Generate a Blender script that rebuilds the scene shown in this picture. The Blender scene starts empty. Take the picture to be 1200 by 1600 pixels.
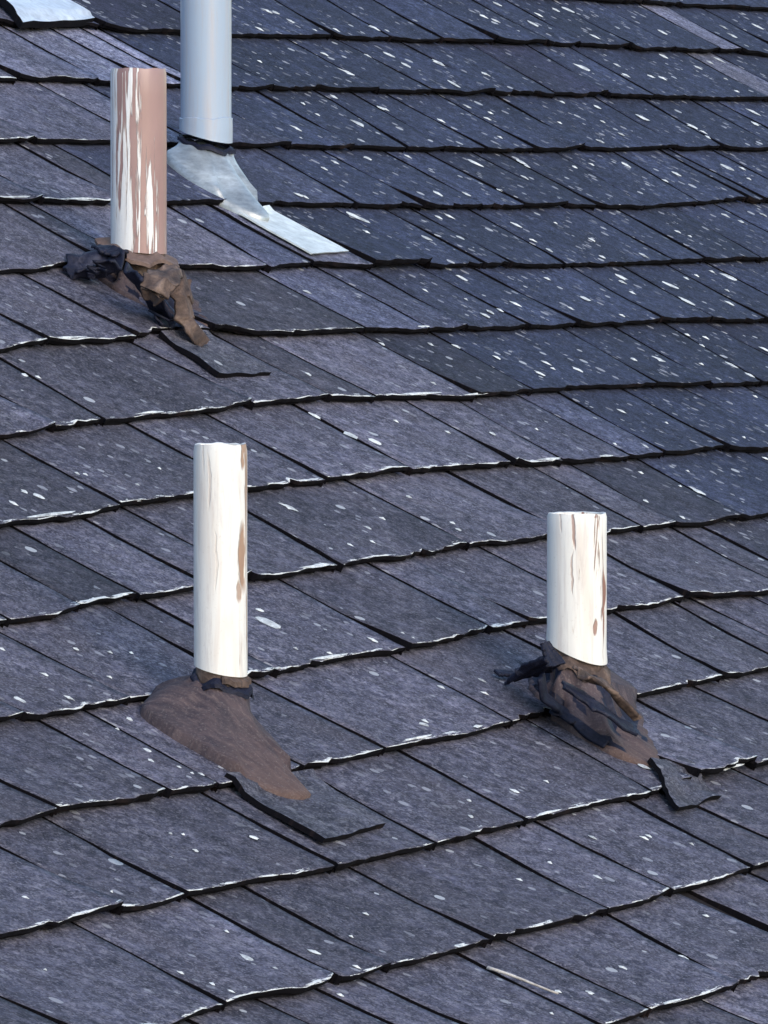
import bpy, bmesh, math, random
from mathutils import Vector, Matrix, noise as mn
R = math.radians
rnd = random.Random(11)

# ---------------------------------------------------------------- camera, sky, sun, exposure
S = bpy.context.scene
COL = S.collection
GROUND_DROP = 4.2                       # the roof point in the middle of the picture is this high above the ground
CAM_Z = GROUND_DROP + 0.37439
cam = bpy.data.cameras.new('camera')
cam.sensor_fit = 'VERTICAL'; cam.sensor_height = 24.0
cam.lens = 24.0 * 10508.92 / 1600.0
cam.clip_start = 0.1; cam.clip_end = 2000.0
cam_o = bpy.data.objects.new('camera', cam); COL.objects.link(cam_o)
cam_o.location = (0, 0, CAM_Z)
cam_o.rotation_euler = (math.pi / 2 - 0.054135, 0, 0)
S.camera = cam_o

SUN_EL, SUN_AZ = R(26), R(150)          # azimuth measured clockwise from the view direction (+Y)
world = bpy.data.worlds.new('World'); S.world = world; world.use_nodes = True
wn, wl = world.node_tree.nodes, world.node_tree.links
wn.clear()
sky = wn.new('ShaderNodeTexSky'); sky.sky_type = 'NISHITA'; sky.sun_disc = False
sky.sun_elevation = SUN_EL; sky.sun_rotation = SUN_AZ
sky.air_density = 1.3; sky.dust_density = 0.6; sky.ozone_density = 2.0
bg = wn.new('ShaderNodeBackground'); bg.inputs['Strength'].default_value = 0.14
wo = wn.new('ShaderNodeOutputWorld')
wl.new(sky.outputs[0], bg.inputs[0]); wl.new(bg.outputs[0], wo.inputs[0])

sun = bpy.data.lights.new('sun', 'SUN'); sun.energy = 1.0; sun.angle = R(40); sun.color = (1.0, 0.80, 0.62)
sun_o = bpy.data.objects.new('sun', sun); COL.objects.link(sun_o)
sdir = Vector((math.sin(SUN_AZ) * math.cos(SUN_EL), math.cos(SUN_AZ) * math.cos(SUN_EL), math.sin(SUN_EL)))
sun_o.location = (0, 0, 20)
sun_o.rotation_euler = (-sdir).to_track_quat('-Z', 'Y').to_euler()

S.view_settings.view_transform = 'Standard'; S.view_settings.look = 'None'
S.view_settings.gamma = 1.0; S.view_settings.use_curve_mapping = False
S.view_settings.exposure = 0.95

# ---------------------------------------------------------------- the roof plane
# u runs along the shingle rows, v runs down the slope, h stands off the deck (metres)
C = Vector((0.471179, 0.882037, 0.000000)); D = Vector((0.781159, -0.417291, -0.464391)); N = Vector((0.409610, -0.218811, 0.885630))
P0 = Vector((0.0, 6.90916, GROUND_DROP))
EXPO, VOFF = 0.15, -0.06814
SAG = [(0, 0, -0.01414), (0, 1, 0.00034), (0, 2, 0.03632), (0, 3, 0.02561), (0, 4, 0.00351), (0, 5, -0.00110), (1, 0, -0.01914), (1, 1, 0.01020), (1, 2, 0.00114), (1, 3, 0.00163), (1, 4, 0.01040), (2, 0, -0.04085), (2, 1, -0.02291), (2, 2, 0.00056), (2, 3, -0.00384), (3, 0, 0.05006), (3, 1, -0.01006), (3, 2, -0.00878), (4, 0, 0.01915), (4, 1, 0.02060), (5, 0, -0.02151)]                              # the old deck is not flat: polynomial of its sag
def sag(u, v):
    a = min(1.25, max(-1.15, (u - 0.6) / 2.0)); b = min(1.1, max(-1.1, (v + 0.2) / 1.1))
    return sum(c * a ** i * b ** j for (i, j, c) in SAG)
def W(u, v, h=0.0):
    return P0 + C * u + D * v + N * (sag(u, v) + h)
ROWS = {
    -1: [(2.7763, -1.258), (2.8925, -1.2621), (3.1443, -1.2756), (3.368, -1.2721)],
    0: [(0.8675, -1.1213), (0.9093, -1.1139), (1.0857, -1.1239), (1.1671, -1.115), (1.3016, -1.1185), (1.4484, -1.1168), (1.5676, -1.1201), (1.8579, -1.1213), (2.0087, -1.1201), (2.228, -1.1179), (2.431, -1.1207), (2.6201, -1.1109), (3.083, -1.1209)],
    1: [(0.6384, -0.9639), (0.6874, -0.9676), (0.7822, -0.9717), (0.8614, -0.9672), (1.0611, -0.9677), (1.2137, -0.9672), (1.4448, -0.9755), (1.592, -0.973), (1.7972, -0.9743), (1.9857, -0.9757), (2.0904, -0.9698), (2.264, -0.9715), (2.3976, -0.9671), (2.6068, -0.9638), (2.7762, -0.9613)],
    2: [(0.4184, -0.8126), (0.4988, -0.8097), (0.67, -0.8152), (0.9834, -0.811), (1.1098, -0.8144), (1.2566, -0.8147), (1.5192, -0.8166), (1.7078, -0.8138), (1.9221, -0.8184), (2.1029, -0.8218), (2.3054, -0.8226), (2.5015, -0.8158)],
    3: [(0.2179, -0.6741), (0.3021, -0.6692), (0.4449, -0.6661), (0.5787, -0.6651), (0.705, -0.6691), (0.8256, -0.6672), (1.0252, -0.6648), (1.1981, -0.6633), (1.4475, -0.6634), (1.6165, -0.6686), (1.8162, -0.6624), (1.9425, -0.668), (2.1676, -0.6785), (2.231, -0.6719)],
    4: [(-0.003, -0.5207), (0.077, -0.5218), (0.1455, -0.5321), (0.4056, -0.5199), (0.5616, -0.5115), (0.673, -0.5193), (0.8548, -0.5149), (0.9656, -0.5158), (1.1858, -0.5131), (1.3656, -0.515), (1.5567, -0.5195), (1.7468, -0.5197), (1.9444, -0.5202)],
    5: [(-0.2254, -0.3655), (-0.1192, -0.3763), (-0.0258, -0.3714), (0.0582, -0.3717), (0.1317, -0.3872), (0.2305, -0.3795), (0.3149, -0.37), (0.3944, -0.3652), (0.5491, -0.3656), (0.693, -0.3643), (0.7952, -0.3632), (0.9289, -0.3662), (1.1062, -0.3671), (1.338, -0.3701), (1.4832, -0.3715), (1.6487, -0.365)],
    6: [(-0.448, -0.2094), (-0.3355, -0.2148), (-0.2388, -0.219), (-0.1341, -0.2208), (-0.0054, -0.2187), (0.09, -0.2276), (0.2449, -0.2277), (0.3661, -0.2215), (0.5611, -0.2106), (0.663, -0.2145), (0.8695, -0.2224), (1.0462, -0.2202), (1.1879, -0.2149), (1.3564, -0.2132)],
    7: [(-0.6565, -0.063), (-0.5754, -0.0634), (-0.5307, -0.0619), (-0.4362, -0.0676), (-0.2885, -0.0687), (-0.1562, -0.071), (-0.0174, -0.0716), (0.0913, -0.0728), (0.1712, -0.0721), (0.2761, -0.0711), (0.408, -0.0689), (0.5184, -0.0634), (0.6831, -0.0625), (0.7729, -0.0659), (0.949, -0.0679), (1.0645, -0.063)],
    8: [(-0.8705, 0.0868), (-0.7688, 0.0893), (-0.7236, 0.08), (-0.629, 0.0816), (-0.5245, 0.0856), (-0.4095, 0.0826), (-0.3223, 0.0833), (-0.241, 0.0851), (-0.1986, 0.0792), (-0.0858, 0.0843), (0.0357, 0.0783), (0.1467, 0.0807), (0.2205, 0.0808), (0.3609, 0.0874), (0.4476, 0.0829), (0.5276, 0.0831), (0.6985, 0.0832), (0.7809, 0.0823)],
    9: [(-1.0802, 0.2321), (-0.9636, 0.2367), (-0.8741, 0.2344), (-0.8324, 0.238), (-0.6502, 0.2363), (-0.5981, 0.2353), (-0.5239, 0.2331), (-0.4604, 0.2323), (-0.3556, 0.236), (-0.2697, 0.2341), (-0.1668, 0.2275), (-0.0389, 0.2276), (0.1047, 0.2283), (0.2798, 0.2296), (0.3775, 0.2304), (0.4739, 0.2392)],
    10: [(-1.2958, 0.3791), (-1.1969, 0.3753), (-1.152, 0.3755), (-1.0808, 0.3829), (-1.0222, 0.3781), (-0.9402, 0.3846), (-0.7921, 0.3815), (-0.7211, 0.3852), (-0.6363, 0.3828), (-0.556, 0.3814), (-0.4656, 0.3842), (-0.38, 0.3813), (-0.3042, 0.3782), (-0.1015, 0.3811), (0.0039, 0.3767), (0.0968, 0.3773), (0.2078, 0.3755)],
    11: [(-1.5286, 0.5333), (-1.4209, 0.5289), (-1.3227, 0.5256), (-1.2206, 0.5265), (-1.0955, 0.5244), (-0.9727, 0.5332), (-0.8819, 0.5328), (-0.7916, 0.5334), (-0.701, 0.5323), (-0.6155, 0.5333), (-0.5107, 0.532), (-0.3661, 0.535), (-0.2896, 0.5285), (-0.2263, 0.5321), (-0.1234, 0.5285), (-0.0901, 0.5287)],
    12: [(-1.5183, 0.6928), (-1.4062, 0.6801), (-1.3475, 0.6786), (-1.2826, 0.6851), (-1.2301, 0.6818), (-1.1267, 0.6827), (-1.0201, 0.6826), (-0.9459, 0.6824), (-0.8879, 0.6812), (-0.74, 0.6877), (-0.595, 0.6832), (-0.516, 0.6854), (-0.4275, 0.6815), (-0.3866, 0.6817)],
    13: [(-0.9814, 0.8329), (-0.9039, 0.8306), (-0.8547, 0.8308), (-0.7475, 0.8324), (-0.6718, 0.8288)],
}        # for each row: the line of its butt edge as (u, v) points
JOINTS = {
    0: [(1.1127, 1.1127), (1.3991, 1.3991), (1.7428, 1.7156), (1.8957, 1.8719), (2.0343, 2.0179), (2.1884, 2.1807), (2.3416, 2.3439), (2.4566, 2.4477), (2.615, 2.5879), (2.7653, 2.7418), (2.9169, 2.8995), (3.0151, 2.9851), (3.1579, 3.1579)],
    1: [(0.6874, 0.6874), (0.8848, 0.8752), (1.0026, 1.0026), (1.085, 1.085), (1.1297, 1.1297), (1.3194, 1.3194), (1.6025, 1.6018), (1.7429, 1.7518), (1.9221, 1.9329), (2.125, 2.1056), (2.2981, 2.273), (2.4244, 2.4079), (2.7962, 2.7794), (2.8995, 2.8995)],
    2: [(0.4988, 0.4988), (0.7476, 0.7476), (0.8601, 0.8601), (1.1098, 1.1098), (1.2867, 1.2741), (1.4477, 1.4199), (1.547, 1.5287), (1.6405, 1.6344), (1.7868, 1.774), (1.953, 1.9315), (2.2527, 2.2248), (2.3912, 2.3578), (2.5486, 2.5283), (2.6274, 2.6274)],
    3: [(0.3021, 0.3021), (0.4704, 0.4704), (0.5495, 0.5495), (1.0487, 1.0397), (1.209, 1.2106), (1.3723, 1.3683), (1.4856, 1.4856), (1.6165, 1.6165), (1.6962, 1.6962), (1.8612, 1.8336), (2.0343, 2.0127), (2.1884, 2.1769), (2.2224, 2.2224), (2.3525, 2.3525)],
    4: [(0.2381, 0.2275), (0.2924, 0.2924), (0.5937, 0.5715), (0.6971, 0.686), (0.8239, 0.8239), (0.9923, 0.9722), (1.1214, 1.1157), (1.1968, 1.1843), (1.3502, 1.3365), (1.665, 1.6516), (1.7698, 1.7535), (1.9498, 1.924), (2.0854, 2.0854)],
    5: [(-0.1192, -0.1192), (0.0559, 0.0661), (0.2305, 0.2305), (0.5639, 0.5599), (0.714, 0.711), (0.8231, 0.8067), (0.9713, 0.9713), (1.1062, 1.1062), (1.3721, 1.3442), (1.5188, 1.4948), (1.6544, 1.6469), (1.7756, 1.7756)],
    6: [(-0.3355, -0.3355), (-0.2277, -0.2355), (0.0607, 0.0809), (0.2519, 0.2553), (0.3362, 0.3481), (0.5728, 0.5722), (0.7345, 0.7217), (1.0845, 1.0546), (1.2245, 1.1976), (1.3773, 1.3387), (1.4959, 1.4959)],
    7: [(-0.6752, -0.6752), (-0.4276, -0.4265), (-0.1764, -0.1764), (-0.0079, -0.0101), (0.1872, 0.1785), (0.4301, 0.4117), (0.5451, 0.525), (0.7008, 0.69), (0.8079, 0.7843), (0.9782, 0.9582), (1.1404, 1.1404)],
    8: [(-0.7236, -0.7236), (-0.6199, -0.6229), (-0.495, -0.4976), (-0.4034, -0.4034), (-0.2127, -0.2287), (0.0517, 0.0511), (0.28, 0.28), (0.4675, 0.449), (0.5573, 0.5338), (0.7353, 0.705), (0.886, 0.8434), (0.8526, 0.8526)],
    9: [(-1.0369, -1.0369), (-0.8714, -0.8637), (-0.6629, -0.6759), (-0.6682, -0.6682), (-0.5981, -0.5981), (-0.3408, -0.3454), (-0.1477, -0.1546), (-0.0573, -0.0744), (-0.0743, -0.0743), (0.0974, 0.0974), (0.3149, 0.2871), (0.5475, 0.5205), (0.6172, 0.6172)],
    10: [(-1.1969, -1.1969), (-1.0081, -1.0152), (-0.9261, -0.9355), (-0.7866, -0.7866), (-0.6315, -0.6314), (-0.3642, -0.3767), (-0.1085, -0.1085), (0.1377, 0.0955), (0.2834, 0.2511), (0.3322, 0.3322)],
    11: [(-1.3227, -1.3227), (-1.2019, -1.2167), (-0.9519, -0.9681), (-0.7695, -0.7868), (-0.5891, -0.6091), (-0.324, -0.356), (-0.2581, -0.2581), (-0.0918, -0.1169), (0.0445, 0.0445)],
    12: [(-1.6479, -1.6479), (-1.3856, -1.4017), (-1.193, -1.2113), (-1.1002, -1.1208), (-0.9275, -0.9412), (-0.6994, -0.7328), (-0.5756, -0.593), (-0.3891, -0.4227), (-0.3101, -0.3101)],
    13: [(-1.3275, -1.3275), (-1.2349, -1.2349), (-1.157, -1.157), (-0.9854, -1.0045), (-0.8961, -0.9096), (-0.7099, -0.7442), (-0.5576, -0.5576), (-0.5394, -0.5394)],
}    # for each row: where the joints run, as (u at the top, u at the butt)
def butt(k, u):
    pts = ROWS.get(k)
    base = (k - 7) * EXPO + VOFF
    if not pts: return base + 0.003 * mn.noise((u * 2.0, k * 7.7, 0))
    if u <= pts[0][0]:
        t = min(1, (pts[0][0] - u) / 0.3); return pts[0][1] * (1 - t) + base * t
    if u >= pts[-1][0]:
        t = min(1, (u - pts[-1][0]) / 0.3); return pts[-1][1] * (1 - t) + base * t
    for (a, b), (c, d) in zip(pts, pts[1:]):
        if u <= c: return b + (d - b) * (u - a) / max(1e-6, c - a)
LIFT, THICK = 0.0125, 0.0088
def row_at(u, v):
    k = int(math.floor((v - VOFF) / EXPO + 7)) - 1
    while butt(k, u) < v: k += 1
    return k
def top_h(u, v):                          # height of the visible shingle surface
    k = row_at(u, v); s = butt(k, u) - v
    return 0.0012 + LIFT * max(0.0, 1 - s / (EXPO + 0.05))

# ---------------------------------------------------------------- materials
def mat(name):
    m = bpy.data.materials.new(name); m.use_nodes = True
    nt = m.node_tree; nt.nodes.clear()
    o = nt.nodes.new('ShaderNodeOutputMaterial'); b = nt.nodes.new('ShaderNodeBsdfPrincipled')
    nt.links.new(b.outputs[0], o.inputs[0])
    return m, nt, b
class NT:
    def __init__(s, nt): s.nt = nt
    def n(s, t, **kw):
        x = s.nt.nodes.new(t)
        for k, v in kw.items(): setattr(x, k, v)
        return x
    def l(s, a, b): s.nt.links.new(a, b)
    def noise(s, vec, scale, detail=4, rough=.55, dist=0.0):
        x = s.n('ShaderNodeTexNoise'); x.inputs['Scale'].default_value = scale; x.inputs['Detail'].default_value = detail
        x.inputs['Roughness'].default_value = rough; x.inputs['Distortion'].default_value = dist
        s.l(vec, x.inputs['Vector']); return x.outputs['Fac']
    def vor(s, vec, scale, out='Distance', feature='F1', rand=1.0):
        x = s.n('ShaderNodeTexVoronoi', feature=feature); x.inputs['Scale'].default_value = scale
        x.inputs['Randomness'].default_value = rand
        s.l(vec, x.inputs['Vector']); return x.outputs[out]
    def ramp(s, fac, stops):
        x = s.n('ShaderNodeValToRGB'); e = x.color_ramp.elements
        while len(e) < len(stops): e.new(0.5)
        for i, (p, c) in enumerate(stops):
            e[i].position = p; e[i].color = (c if isinstance(c, tuple) else (c, c, c)) + (1,)
        s.l(fac, x.inputs[0]); return x.outputs[0]
    def mix(s, fac, a, b, blend='MIX'):
        x = s.n('ShaderNodeMix', data_type='RGBA', blend_type=blend)
        for v, i in ((fac, 0), (a, 6), (b, 7)):
            if isinstance(v, (int, float)): x.inputs[i].default_value = v
            elif isinstance(v, tuple): x.inputs[i].default_value = v + (1,)
            else: s.l(v, x.inputs[i])
        return x.outputs[2]
    def math(s, op, a, b=0.0, clamp=False):
        x = s.n('ShaderNodeMath', operation=op, use_clamp=clamp)
        for v, i in ((a, 0), (b, 1)):
            if isinstance(v, (int, float)): x.inputs[i].default_value = v
            else: s.l(v, x.inputs[i])
        return x.outputs[0]
    def mapping(s, vec, scale=(1, 1, 1), loc=(0, 0, 0)):
        x = s.n('ShaderNodeMapping'); x.inputs['Scale'].default_value = scale; x.inputs['Location'].default_value = loc
        s.l(vec, x.inputs['Vector']); return x.outputs[0]
    def bump(s, b, h, strength, dist):
        x = s.n('ShaderNodeBump'); x.inputs['Strength'].default_value = strength; x.inputs['Distance'].default_value = dist
        s.l(h, x.inputs['Height']); s.l(x.outputs[0], b.inputs['Normal'])

def shingle_material(name='weathered_shingle', plain=False):
    m, nt, b = mat(name); g = NT(nt)
    uv = g.n('ShaderNodeUVMap').outputs[0]
    oi = g.n('ShaderNodeObjectInfo')
    at = g.n('ShaderNodeAttribute', attribute_name='tone').outputs['Color']      # r: lightness of this shingle, g: how wide its pale lip is, b: lichen
    sep = g.n('ShaderNodeSeparateColor'); g.l(at, sep.inputs[0])
    edge = g.n('ShaderNodeAttribute', attribute_name='edge').outputs['Fac']      # metres from the butt
    side = g.n('ShaderNodeAttribute', attribute_name='side').outputs['Fac']      # metres from the nearer side cut
    big = g.noise(uv, 7.0, 5, .6); mid = g.noise(uv, 38.0, 5, .65, .4); fine = g.noise(uv, 330.0, 3, .7)
    mid2 = g.ramp(g.noise(uv, 52.0, 6, .78, .3), [(.38, 0.0), (.63, 1.0)])
    col = g.mix(mid2, (.012, .013, .026), (.088, .090, .127))
    col = g.mix(g.ramp(big, [(.38, 0.0), (.66, 1.0)]), col, g.mix(mid2, (.025, .026, .045), (.135, .136, .182)))
    sp = g.math('MULTIPLY', g.ramp(g.noise(uv, 88.0, 5, .8, .4), [(.50, 0.0), (.62, 1.0)]), g.ramp(g.noise(uv, 9.0, 3, .6), [(.34, .25), (.62, 1.0)]))
    col = g.mix(g.math('MULTIPLY', sp, .78), col, (.25, .25, .29))
    dk = g.ramp(g.noise(g.mapping(uv, (1, 1, 1), (5, 3, 0)), 64.0, 5, .8, .4), [(.50, 0.0), (.60, 1.0)])
    col = g.mix(g.math('MULTIPLY', dk, .66), col, (.010, .010, .018))
    # brownish and blue patches where granules of another colour show
    col = g.mix(g.math('MULTIPLY', g.ramp(g.noise(uv, 13.0, 3), [(.52, 0.0), (.72, 1.0)]), .35), col, (.070, .058, .062))
    # paler and darker runs down the slope
    run = g.ramp(g.noise(g.mapping(uv, (30, 4.5, 1)), 1.0, 4, .6, .3), [(.30, .72), (.50, .98), (.70, 1.40)])
    col = g.mix(1.0, col, run, 'MULTIPLY')
    cl = g.ramp(g.noise(uv, 5.5, 3, .55), [(.32, .74), (.68, 1.28)])
    col = g.mix(1.0, col, cl, 'MULTIPLY')
    # granules
    gran = g.vor(uv, 520.0, 'Color'); gs = g.n('ShaderNodeSeparateColor'); g.l(gran, gs.inputs[0])
    col = g.mix(g.math('MULTIPLY', g.ramp(gs.outputs[0], [(.70, 0.0), (.95, 1.0)]), .55), col, (.19, .19, .22))
    col = g.mix(g.math('MULTIPLY', g.ramp(gs.outputs[1], [(.68, 0.0), (.9, 1.0)]), .6), col, (.020, .020, .030))
    col = g.mix(g.math('MULTIPLY', g.ramp(fine, [(.50, 0.0), (.70, 1.0)]), .35), col, (.17, .17, .20))
    # tone of the single shingle
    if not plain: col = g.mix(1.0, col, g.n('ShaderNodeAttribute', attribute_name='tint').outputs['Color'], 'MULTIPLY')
    # pale lichen crust: soft blotches and small dots
    blot = g.math('MULTIPLY', g.ramp(g.noise(uv, 95.0, 4, .6, .6), [(.60, 0.0), (.72, 1.0)]), g.ramp(g.noise(uv, 14.0, 2), [(.46, 0.0), (.62, 1.0)]))
    col = g.mix(g.math('MULTIPLY', blot, .75), col, (.22, .225, .26))
    vd = g.n('ShaderNodeTexVoronoi'); vd.inputs['Scale'].default_value = 46.0; g.l(uv, vd.inputs['Vector'])
    vs = g.n('ShaderNodeSeparateColor'); g.l(vd.outputs['Color'], vs.inputs[0])
    rad = g.math('MULTIPLY', vs.outputs[1], .30)
    dot = g.math('LESS_THAN', g.math('ADD', vd.outputs['Distance'], g.math('MULTIPLY', g.math('SUBTRACT', mid, .5), .25)), rad)
    dot = g.math('MULTIPLY', dot, g.math('GREATER_THAN', g.math('ADD', vs.outputs[0], g.math('MULTIPLY', sep.outputs[2], .24)), .91))
    col = g.mix(g.math('MULTIPLY', g.math('MULTIPLY', dot, vs.outputs[2]), .9), col, (.46, .48, .52))
    ve = g.n('ShaderNodeTexVoronoi'); ve.inputs['Scale'].default_value = 105.0; g.l(g.mapping(uv, (1, .8, 1)), ve.inputs['Vector'])
    vt = g.n('ShaderNodeSeparateColor'); g.l(ve.outputs['Color'], vt.inputs[0])
    dot2 = g.math('LESS_THAN', g.math('ADD', ve.outputs['Distance'], g.math('MULTIPLY', g.math('SUBTRACT', sp, .5), .3)), g.math('MULTIPLY', vt.outputs[1], .42))
    clus = g.math('MULTIPLY', g.ramp(g.noise(uv, 17.0, 3, .6), [(.40, 0.0), (.62, .26)]), sep.outputs[2])
    dot2 = g.math('MULTIPLY', dot2, g.math('GREATER_THAN', g.math('ADD', vt.outputs[0], clus), .935))
    col = g.mix(g.math('MULTIPLY', dot2, g.math('ADD', .25, g.math('MULTIPLY', vt.outputs[2], .5))), col, (.36, .37, .42))
    # patchy pale strip along the lip at the butt
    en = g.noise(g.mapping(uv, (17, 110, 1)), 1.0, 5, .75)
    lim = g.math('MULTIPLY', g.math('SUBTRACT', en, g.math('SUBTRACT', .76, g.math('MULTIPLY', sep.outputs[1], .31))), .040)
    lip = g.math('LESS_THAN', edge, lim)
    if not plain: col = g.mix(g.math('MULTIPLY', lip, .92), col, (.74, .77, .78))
    sn = g.noise(g.mapping(uv, (90, 20, 1), (3, 7, 0)), 1.0, 4, .7)
    slim = g.math('MULTIPLY', g.math('SUBTRACT', sn, g.math('SUBTRACT', .86, g.math('MULTIPLY', sep.outputs[1], .2))), .02)
    if not plain: col = g.mix(g.math('MULTIPLY', g.math('LESS_THAN', side, slim), .7), col, (.50, .52, .55))
    g.l(col, b.inputs['Base Color'])
    b.inputs['Roughness'].default_value = .82; b.inputs['Specular IOR Level'].default_value = .35
    hgt = g.math('ADD', g.math('MULTIPLY', gs.outputs[2], .6), g.math('ADD', fine, g.math('MULTIPLY', mid, 2.0)))
    g.bump(b, hgt, .55, .0016)
    return m
def core_material():
    m, nt, b = mat('shingle_core'); g = NT(nt)
    uv = g.n('ShaderNodeUVMap').outputs[0]
    n1 = g.noise(g.mapping(uv, (18, 120, 1)), 1.0, 4, .6)
    g.l(g.mix(g.ramp(n1, [(.56, 0.0), (.78, 1.0)]), (.004, .0035, .006), (.030, .020, .020)), b.inputs['Base Color'])
    b.inputs['Roughness'].default_value = .9; b.inputs['Specular IOR Level'].default_value = .15
    g.bump(b, n1, .6, .002)
    return m
def simple(name, stops, scale, rough=.7, spec=.4, metal=0.0, bump=.3, bdist=.002, detail=5, dist=.5, stretch=(1, 1, 1)):
    m, nt, b = mat(name); g = NT(nt)
    tc = g.mapping(g.n('ShaderNodeTexCoord').outputs['Object'], stretch)
    n1 = g.noise(tc, scale, detail, .62, dist)
    c = g.ramp(n1, stops)
    f = g.noise(tc, scale * 9, 3, .7)
    c = g.mix(.5, c, g.mix(1.0, c, g.ramp(f, [(.3, .55), (.7, 1.45)]), 'MULTIPLY'))
    g.l(c, b.inputs['Base Color'])
    b.inputs['Roughness'].default_value = rough; b.inputs['Specular IOR Level'].default_value = spec; b.inputs['Metallic'].default_value = metal
    g.bump(b, g.math('ADD', n1, g.math('MULTIPLY', f, .35)), bump, bdist)
    return m
def streaked(name):
    """rubber skirt bleached brown on its sunny lower end, streaked down the slope"""
    m, nt, b = mat(name); g = NT(nt)
    tc = g.n('ShaderNodeTexCoord').outputs['Object']
    def along(k, off):                     # stretched along the slope
        mp = g.n('ShaderNodeVectorMath', operation='DOT_PRODUCT'); g.l(tc, mp.inputs[0]); mp.inputs[1].default_value = tuple(C)
        md = g.n('ShaderNodeVectorMath', operation='DOT_PRODUCT'); g.l(tc, md.inputs[0]); md.inputs[1].default_value = tuple(D)
        cb = g.n('ShaderNodeCombineXYZ'); g.l(g.math('MULTIPLY', mp.outputs['Value'], k), cb.inputs[0]); g.l(g.math('ADD', g.math('MULTIPLY', md.outputs['Value'], k * .22), off), cb.inputs[1])
        return cb.outputs[0], md.outputs['Value']
    v1, dn = along(90, 0); v2, _ = along(260, 5)
    s1 = g.noise(v1, 1.0, 5, .65, .4); s2 = g.noise(v2, 1.0, 3, .7); bl = g.noise(tc, 22.0, 5, .65, .5); gr = g.noise(tc, 420.0, 2, .7)
    c = g.mix(g.ramp(s1, [(.30, 0.0), (.70, 1.0)]), (.032, .027, .039), (.108, .080, .085))
    c = g.mix(g.math('MULTIPLY', g.ramp(s2, [(.5, 0.0), (.7, 1.0)]), .5), c, (.19, .14, .135))
    c = g.mix(g.math('MULTIPLY', g.ramp(bl, [(.48, 0.0), (.66, 1.0)]), .6), c, (.052, .046, .056))
    c = g.mix(g.ramp(g.math('ADD', dn, g.math('MULTIPLY', g.math('SUBTRACT', bl, .5), .12)), [(.03, 0.0), (.14, .5)]), c, (.19, .115, .085))
    c = g.mix(g.math('MULTIPLY', g.ramp(gr, [(.55, 0.0), (.75, 1.0)]), .3), c, (.30, .27, .26))
    g.l(c, b.inputs['Base Color']); b.inputs['Roughness'].default_value = .8; b.inputs['Specular IOR Level'].default_value = .25
    g.bump(b, g.math('ADD', g.math('ADD', g.math('MULTIPLY', s1, .5), bl), g.math('MULTIPLY', gr, .6)), .5, .0025)
    return m
def paint_material(name, under, cover, zlo, zhi, clo, chi, side_amt, seed, white=(.86, .85, .82), rust_amt=.5, gloss=.42, marks=(), freq=62):
    """old white paint on a pipe, peeling in long upright streaks; cover runs from clo at the foot to chi at the top"""
    m, nt, b = mat(name); g = NT(nt)
    tc = g.n('ShaderNodeTexCoord').outputs['Object']
    xyz = g.n('ShaderNodeSeparateXYZ'); g.l(tc, xyz.inputs[0])
    st = g.noise(g.mapping(tc, (freq, freq, 7 if freq < 140 else 5), (seed, seed * 2, 0)), 1.0, 4, .55, 1.0)
    st2 = g.noise(g.mapping(tc, (150, 150, 14), (seed * 3, 0, 1)), 1.0, 3, .6, .6)
    s = g.math('ADD', g.math('MULTIPLY', st, .7), g.math('MULTIPLY', st2, .3))
    mr = g.n('ShaderNodeMapRange'); mr.inputs[1].default_value = zlo; mr.inputs[2].default_value = zhi
    mr.inputs[3].default_value = clo; mr.inputs[4].default_value = chi; g.l(xyz.outputs[2], mr.inputs[0])
    lim = g.math('ADD', mr.outputs[0], g.math('MULTIPLY', xyz.outputs[0], side_amt))      # more bare metal towards +x
    bare = g.ramp(g.math('ADD', g.math('SUBTRACT', s, lim), .5), [(.485, 0.0), (.512, 1.0)])
    rim = g.ramp(g.math('ADD', g.math('SUBTRACT', s, lim), .5), [(.455, 0.0), (.50, 1.0)])
    front = g.math('LESS_THAN', xyz.outputs[1], 0.0)
    wx = g.math('MULTIPLY', g.math('SUBTRACT', g.noise(g.mapping(tc, (30, 30, 22), (seed, 1, 1)), 1.0, 3), .5), .012)
    for (mx, mz, rx, rz, amt) in marks:       # single flaked streaks: x and height of the middle, half width, half height
        ex = g.math('DIVIDE', g.math('SUBTRACT', g.math('ADD', xyz.outputs[0], wx), mx), rx); ez = g.math('DIVIDE', g.math('SUBTRACT', xyz.outputs[2], mz), rz)
        dd = g.math('ADD', g.math('MULTIPLY', ex, ex), g.math('MULTIPLY', ez, ez))
        q = g.math('MULTIPLY', g.math('MULTIPLY', g.ramp(g.math('ADD', dd, g.math('MULTIPLY', st2, .6)), [(.62, 1.0), (1.0, 0.0)]), front), amt)
        bare = g.math('MAXIMUM', bare, q)
    un = g.mix(g.noise(g.mapping(tc, (40, 40, 12)), 1.0, 4), under[0], under[1])
    stain = g.noise(g.mapping(tc, (75, 75, 5), (seed, 0, 4)), 1.0, 3, .5, .8)
    wh = g.mix(g.math('MULTIPLY', g.ramp(stain, [(.52, 0.0), (.75, 1.0)]), rust_amt), white, (.55, .42, .34))
    gm = g.noise(g.mapping(tc, (110, 110, 9), (seed, 8, 4)), 1.0, 5, .7, .5)
    wh = g.mix(g.math('MULTIPLY', g.ramp(gm, [(.50, 0.0), (.74, 1.0)]), .5), wh, (.42, .37, .38))
    wh = g.mix(g.math('MULTIPLY', g.ramp(g.noise(tc, 300.0, 3, .7), [(.60, 0.0), (.75, 1.0)]), .25), wh, (.42, .38, .34))
    wh = g.mix(g.math('MULTIPLY', rim, .35), wh, (.48, .38, .34))
    g.l(g.mix(bare, wh, un), b.inputs['Base Color'])
    b.inputs['Roughness'].default_value = gloss
    g.bump(b, g.math('SUBTRACT', g.math('MULTIPLY', st2, .15), bare), .8, .0016)
    return m
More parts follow.
